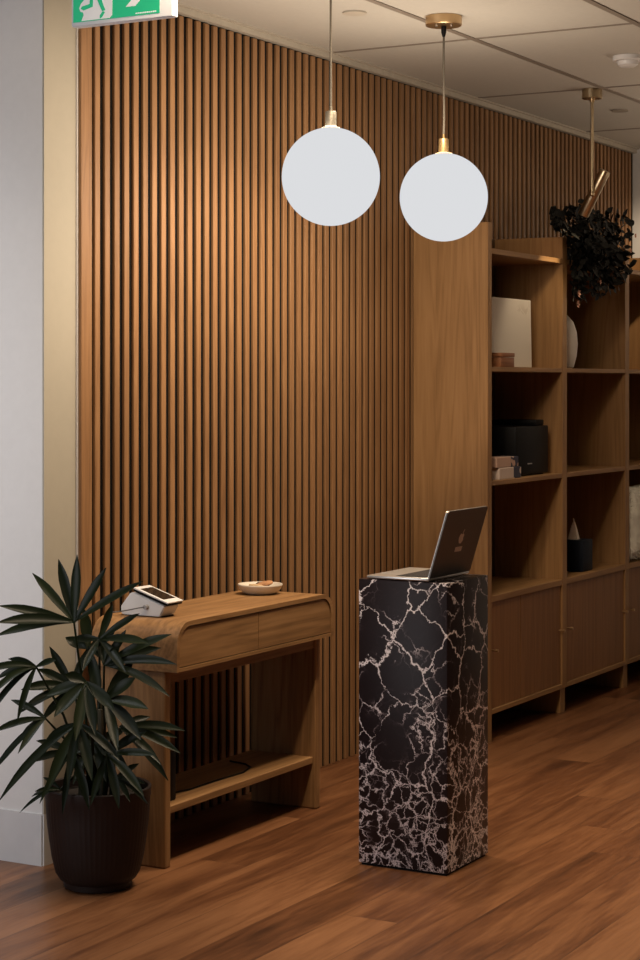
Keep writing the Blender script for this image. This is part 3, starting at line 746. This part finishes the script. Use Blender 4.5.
# ------------------------------------------------------------------ pendant lamps
GR = .1665
def pendant(x, y, z, cap_mat, lab, bend):
    t = thing('pendant_lamp', lab, 'lamp', (x, y, z), 'globe pendant lamps')
    bm = B(); bmesh.ops.create_uvsphere(bm, u_segments=64, v_segments=40, radius=GR, matrix=Matrix.Translation((x, y, z))); obj('globe', bm, globeM, t, True, 180)
    zt_ = z + GR
    bm = B(); lathe(bm, [(0, zt_ - .004), (.030, zt_ - .004), (.031, zt_), (.019, zt_ + .003), (.019, zt_ + .052), (.017, zt_ + .055), (.006, zt_ + .057), (.005, zt_ + .072), (0, zt_ + .072)], 32, (x, y, 0)); obj('lamp_cap', bm, cap_mat, t, True)
    bm = B()
    pts = [Vector((x, y, zt_ + .07)).lerp(Vector((x, y, CZ - .075)), k / 10) + R_ * bend * math.sin(2 * PI * k / 10) * (1 - k / 10) for k in range(11)]
    tube(bm, pts, .0042, 8); obj('cord', bm, cordM, t, True)
    bm = B(); lathe(bm, [(0, CZ - .078), (.005, CZ - .078), (.010, CZ - .06), (.010, CZ - .038), (0, CZ - .038)], 20, (x, y, 0)); obj('cord_grip', bm, black, t, True)
    bm = B(); lathe(bm, [(0, CZ - .036), (.066, CZ - .036), (.069, CZ - .033), (.069, CZ - .001), (0, CZ - .001)], 48, (x, y, 0)); obj('canopy', bm, brass, t, True)
    for s_ in (-1, 1):
        bm = B(); q = Vector((x, y, 0)) + R_ * .028 * s_ - F_ * .02
        cyl(bm, q + Vector((0, 0, CZ - .042)), q + Vector((0, 0, CZ - .0355)), .005, seg=12); obj('screw', bm, nickel, t, True)
    return t
pendant(5.638, 3.118, 2.303, plain('satin_cap', (.16, .145, .12), .45, metal=.6), 'opal globe pendant lamp with silver cap, left and nearer of the pair', .0)
pendant(6.497, 3.105, 2.306, plain('brass_cap', (.22, .15, .07), .4, metal=.7), 'opal globe pendant lamp with brass cap, right and farther of the pair', .002)

# brass spotlight
sx, sy = 8.44, 3.26
st = thing('spotlight', 'brass ceiling spotlight, tilted cylinder head on a thin rod, above the shelving', 'lamp', (sx, sy, CZ))
bm = B(); lathe(bm, [(0, CZ - .046), (.046, CZ - .046), (.048, CZ - .044), (.048, CZ - .001), (0, CZ - .001)], 40, (sx, sy, 0)); obj('canopy', bm, brassd, st, True)
bm = B(); lathe(bm, [(0, CZ - .062), (.011, CZ - .062), (.012, CZ - .0465), (0, CZ - .0465)], 20, (sx, sy, 0)); obj('collar', bm, brass, st, True)
bm = B(); cyl(bm, (sx, sy, CZ - .06), (sx, sy, 2.50), .0075, seg=16); obj('rod', bm, brassd, st, True)
ax = Vector((0.0, .475, -.88)).normalized()
hc = Vector((sx + .048, sy + .008, 2.506))
bm = B()
lathe(bm, [(0, -.116), (.0255, -.116), (.027, -.114), (.027, .118), (.026, .120), (.022, .120), (.0215, .098), (0, .098)], 40)
bmesh.ops.transform(bm, verts=bm.verts[:], matrix=Matrix.Translation(hc) @ ax.to_track_quat('Z', 'Y').to_matrix().to_4x4())
obj('head', bm, brassd, st, True)
bm = B(); cyl(bm, hc + ax * .0985, hc + ax * .100, .018, seg=32); obj('lens', bm, plain('lit_lens', (.9, .8, .6), .3, emit=((1, .75, .45), 3.0)), st)
bm = B(); bmesh.ops.create_uvsphere(bm, u_segments=16, v_segments=10, radius=.012, matrix=Matrix.Translation((sx, sy, 2.495))); cyl(bm, (sx, sy, 2.495), hc, .006, seg=12); obj('swivel', bm, brassd, st, True)

# ------------------------------------------------------------------ exit sign and ceiling fittings
EX = 4.49; EY0, EY1, EZ0, EZ1 = 2.997, 3.350, 2.643, 2.855
es = thing('exit_sign', 'green and white running man exit sign hanging from the ceiling', 'sign', (EX, (EY0 + EY1) / 2, EZ1))
bm = B(); box(bm, EX, EX + .032, EY0, EY1, EZ0, EZ1, .004, 2); obj('housing', bm, plain('sign_housing', (.72, .74, .78), .4, emit=((.8, .85, .95), .10), vary=.02), es, True)
greenM = plain('sign_green', (.01, .28, .13), .4, emit=((.012, .36, .17), .6), vary=.03)
signW = plain('sign_white', (.75, .77, .80), .4, emit=((.8, .85, .95), .18), vary=.02)
gy0, gy1, gz0, gz1 = EY0 + .042, EY1 - .008, EZ0 + .012, EZ1 - .012
bm = B(); box(bm, EX - .0015, EX - .0001, gy0, gy1, gz0, gz1); face = obj('green_face', bm, greenM, es)
def splate(name, pts, mat, d):   # pts: metres right of the left edge of the sign, metres above its foot
    bm = B(); prism(bm, [(EY1 - u, EZ0 + v) for u, v in pts], EX - .0015 - d, EX - .0016 - (d - .0007), 'X')
    return obj(name, bm, mat, face)
def dn(pts, k): return [(u, v - k) for u, v in pts]
door_pts = [(.038, .014), (.138, .014), (.147, .022), (.149, .165), (.140, .180), (.060, .180), (.050, .170), (.050, .077), (.036, .064), (.030, .052), (.034, .042), (.044, .038), (.046, .030)]
splate('door_mark', door_pts, signW, .0007)
splate('leg_mark', dn([(.036, .078), (.040, .084), (.068, .089), (.070, .135), (.080, .138), (.100, .125), (.118, .078), (.124, .066), (.112, .064), (.088, .112), (.080, .112), (.079, .080), (.046, .072)], .028), greenM, .0015)
splate('foot_mark', dn([(.104, .038), (.112, .040), (.122, .054), (.114, .058), (.104, .046)], .022), greenM, .0015)
splate('torso_mark', dn([(.070, .130), (.088, .168), (.104, .165), (.110, .135), (.094, .118)], .028), greenM, .0015)
hd = [(.105 + .010 * math.cos(a * PI / 8), .153 + .010 * math.sin(a * PI / 8)) for a in range(16)]
splate('head_mark', hd, greenM, .0015)
splate('arrow_mark', [(.195, .040), (.228, .040), (.295, .100), (.228, .160), (.195, .160), (.245, .113), (.170, .113), (.170, .087), (.245, .087)], signW, .0007)
for k in range(11):
    u = .229 + k * .0066
    splate('small_print', [(u, .0165), (u + .005, .0165), (u + .005, .0200), (u, .0200)], signW, .0007)
for yy in (EY0 + .07, EY1 - .07):
    bm = B(); cyl(bm, (EX + .016, yy, EZ1 - .001), (EX + .016, yy, CZ - .006), .005, seg=12); cyl(bm, (EX + .016, yy, CZ - .008), (EX + .016, yy, CZ - .0005), .025, seg=24); obj('hanger', bm, whitep, es, True)

sm = Vector((0, 0, 0))
dx_, dy_ = 7.665, 2.80
sd = thing('smoke_detector', 'white round smoke detector on the ceiling at the right edge', 'smoke detector', (dx_, dy_, CZ))
bm = B(); lathe(bm, [(0, CZ - .022), (.060, CZ - .022), (.064, CZ - .018), (.064, CZ - .0005), (0, CZ - .0005)], 40, (dx_, dy_, 0)); obj('base', bm, whitep, sd, True)
bm = B(); lathe(bm, [(0, CZ - .046), (.030, CZ - .046), (.042, CZ - .038), (.045, CZ - .0225), (0, CZ - .0225)], 40, (dx_, dy_, 0)); obj('sensor_head', bm, whitep, sd, True)
cx_, cy_ = 6.23, 2.85
bm = B(); lathe(bm, [(0, CZ - .010), (.10, CZ - .010), (.128, CZ - .007), (.135, CZ - .0005), (0, CZ - .0005)], 48, (cx_, cy_, 0))
single('ceiling_disc', bm, ceilM, 'flat round cream disc on the ceiling at the top edge of the photo', 'ceiling disc', (cx_, cy_, CZ), True)
slotM = plain('slot_shade', (.30, .26, .21), .7)
bm = B(); cyl(bm, (6.26, 3.36, CZ - .006), (6.26, 3.36, CZ - .0005), .045, seg=40)
single('ceiling_cover', bm, trimM, 'small flat round cover on the ceiling behind the nearer globe lamp', 'ceiling cover', (6.26, 3.36, CZ))
bm = B(); cyl(bm, (9.15, 3.385, CZ - .008), (9.15, 3.385, CZ - .0005), .042, seg=40)
single('ceiling_cover', bm, slotM, 'small dark flat cover on the ceiling right of the brass spotlight', 'ceiling cover', (9.15, 3.385, CZ))

# ------------------------------------------------------------------ light
def lamp(name, kind, loc, energy, col, **kw):
    l = D.lights.new(name, kind); l.energy = energy; l.color = col
    for k, v in kw.items(): setattr(l, k, v)
    o = D.objects.new(name, l); C.objects.link(o); o.location = loc
    return o
def aim(o, target):
    o.rotation_euler = (Vector(target) - o.location).to_track_quat('-Z', 'Y').to_euler()
WARM = (1.0, .78, .54)
for gx, gy in ((5.638, 3.118), (6.497, 3.105)):
    lamp('globe_light', 'POINT', (gx, gy, 2.304), 17, (1, .83, .63), shadow_soft_size=.172, use_soft_falloff=False)
for (x_, y_, e_, a_) in ((6.05, 3.02, 115, 130), (7.4, 1.1, 185, 88), (5.2, 1.0, 130, 82)):  # first inferred from shelf shadows; others added to brighten floor and cupboard doors
    lamp('downlight_and_fill', 'SPOT', (x_, y_, CZ - .02), e_, WARM, spot_size=math.radians(a_), spot_blend=.6, shadow_soft_size=.06)
s_ = lamp('spot_beam', 'SPOT', tuple(hc + ax * .125), 7, (1, .78, .50), spot_size=math.radians(75), spot_blend=.6, shadow_soft_size=.02); aim(s_, hc + ax * 2)
a_ = lamp('added_slat_fill', 'AREA', (5.1, 2.72, CZ - .02), 52, WARM, shape='RECTANGLE', size=2.2, size_y=.15)  # unseen strip added to light the slats evenly
# unseen area lamp added to brighten the ceiling towards the far side
a_ = lamp('added_ceiling_fill', 'AREA', (9.3, 1.9, 2.1), 21, (1, .80, .60), shape='RECTANGLE', size=2.2, size_y=.5); a_.rotation_euler = (PI, 0, 0)
# daylight from the windows of the entrance side
a_ = lamp('window_light', 'AREA', (2.0, 5.05, 1.5), 18, (.98, .97, 1.0), shape='RECTANGLE', size=3.2, size_y=2.8, spread=math.radians(80)); a_.rotation_euler = (PI / 2, 0, -PI / 2)

a_ = lamp('added_floor_fill', 'AREA', (3.9, 4.4, CZ - .02), 9, (.96, .97, 1.0), shape='RECTANGLE', size=1.2, size_y=.6, spread=math.radians(110))  # unseen cool panel added to lift the floor at the left
s_ = lamp('added_wall_fill', 'SPOT', (9.6, 2.6, CZ - .03), 90, WARM, spot_size=math.radians(50), spot_blend=.6, shadow_soft_size=.05); aim(s_, (10.75, 3.5, 2.1))  # no picture hangs here; spot added to brighten the far side wall
w = D.worlds.new('room_ambient'); w.use_nodes = True
w.node_tree.nodes['Background'].inputs[0].default_value = (1.0, .86, .74, 1)
w.node_tree.nodes['Background'].inputs[1].default_value = .02
bpy.context.scene.world = w

# ------------------------------------------------------------------ camera
cam = D.cameras.new('camera'); co = D.objects.new('camera', cam); C.objects.link(co)
co.location = (0, 0, 1.6)
co.rotation_euler = (PI / 2, 0, math.radians(29.27 - 90))
cam.sensor_width = 36; cam.lens = 1900 / 960 * 36; cam.shift_y = -96 / 960
cam.clip_start = .05
sc = bpy.context.scene
sc.camera = co
sc.view_settings.view_transform = 'Standard'; sc.view_settings.look = 'None'
sc.view_settings.gamma = 1; sc.view_settings.exposure = 0; sc.view_settings.use_curve_mapping = False
sc.cycles.use_denoising = True
sc.cycles.max_bounces = 8; sc.cycles.diffuse_bounces = 2
sc.cycles.sample_clamp_indirect = 4
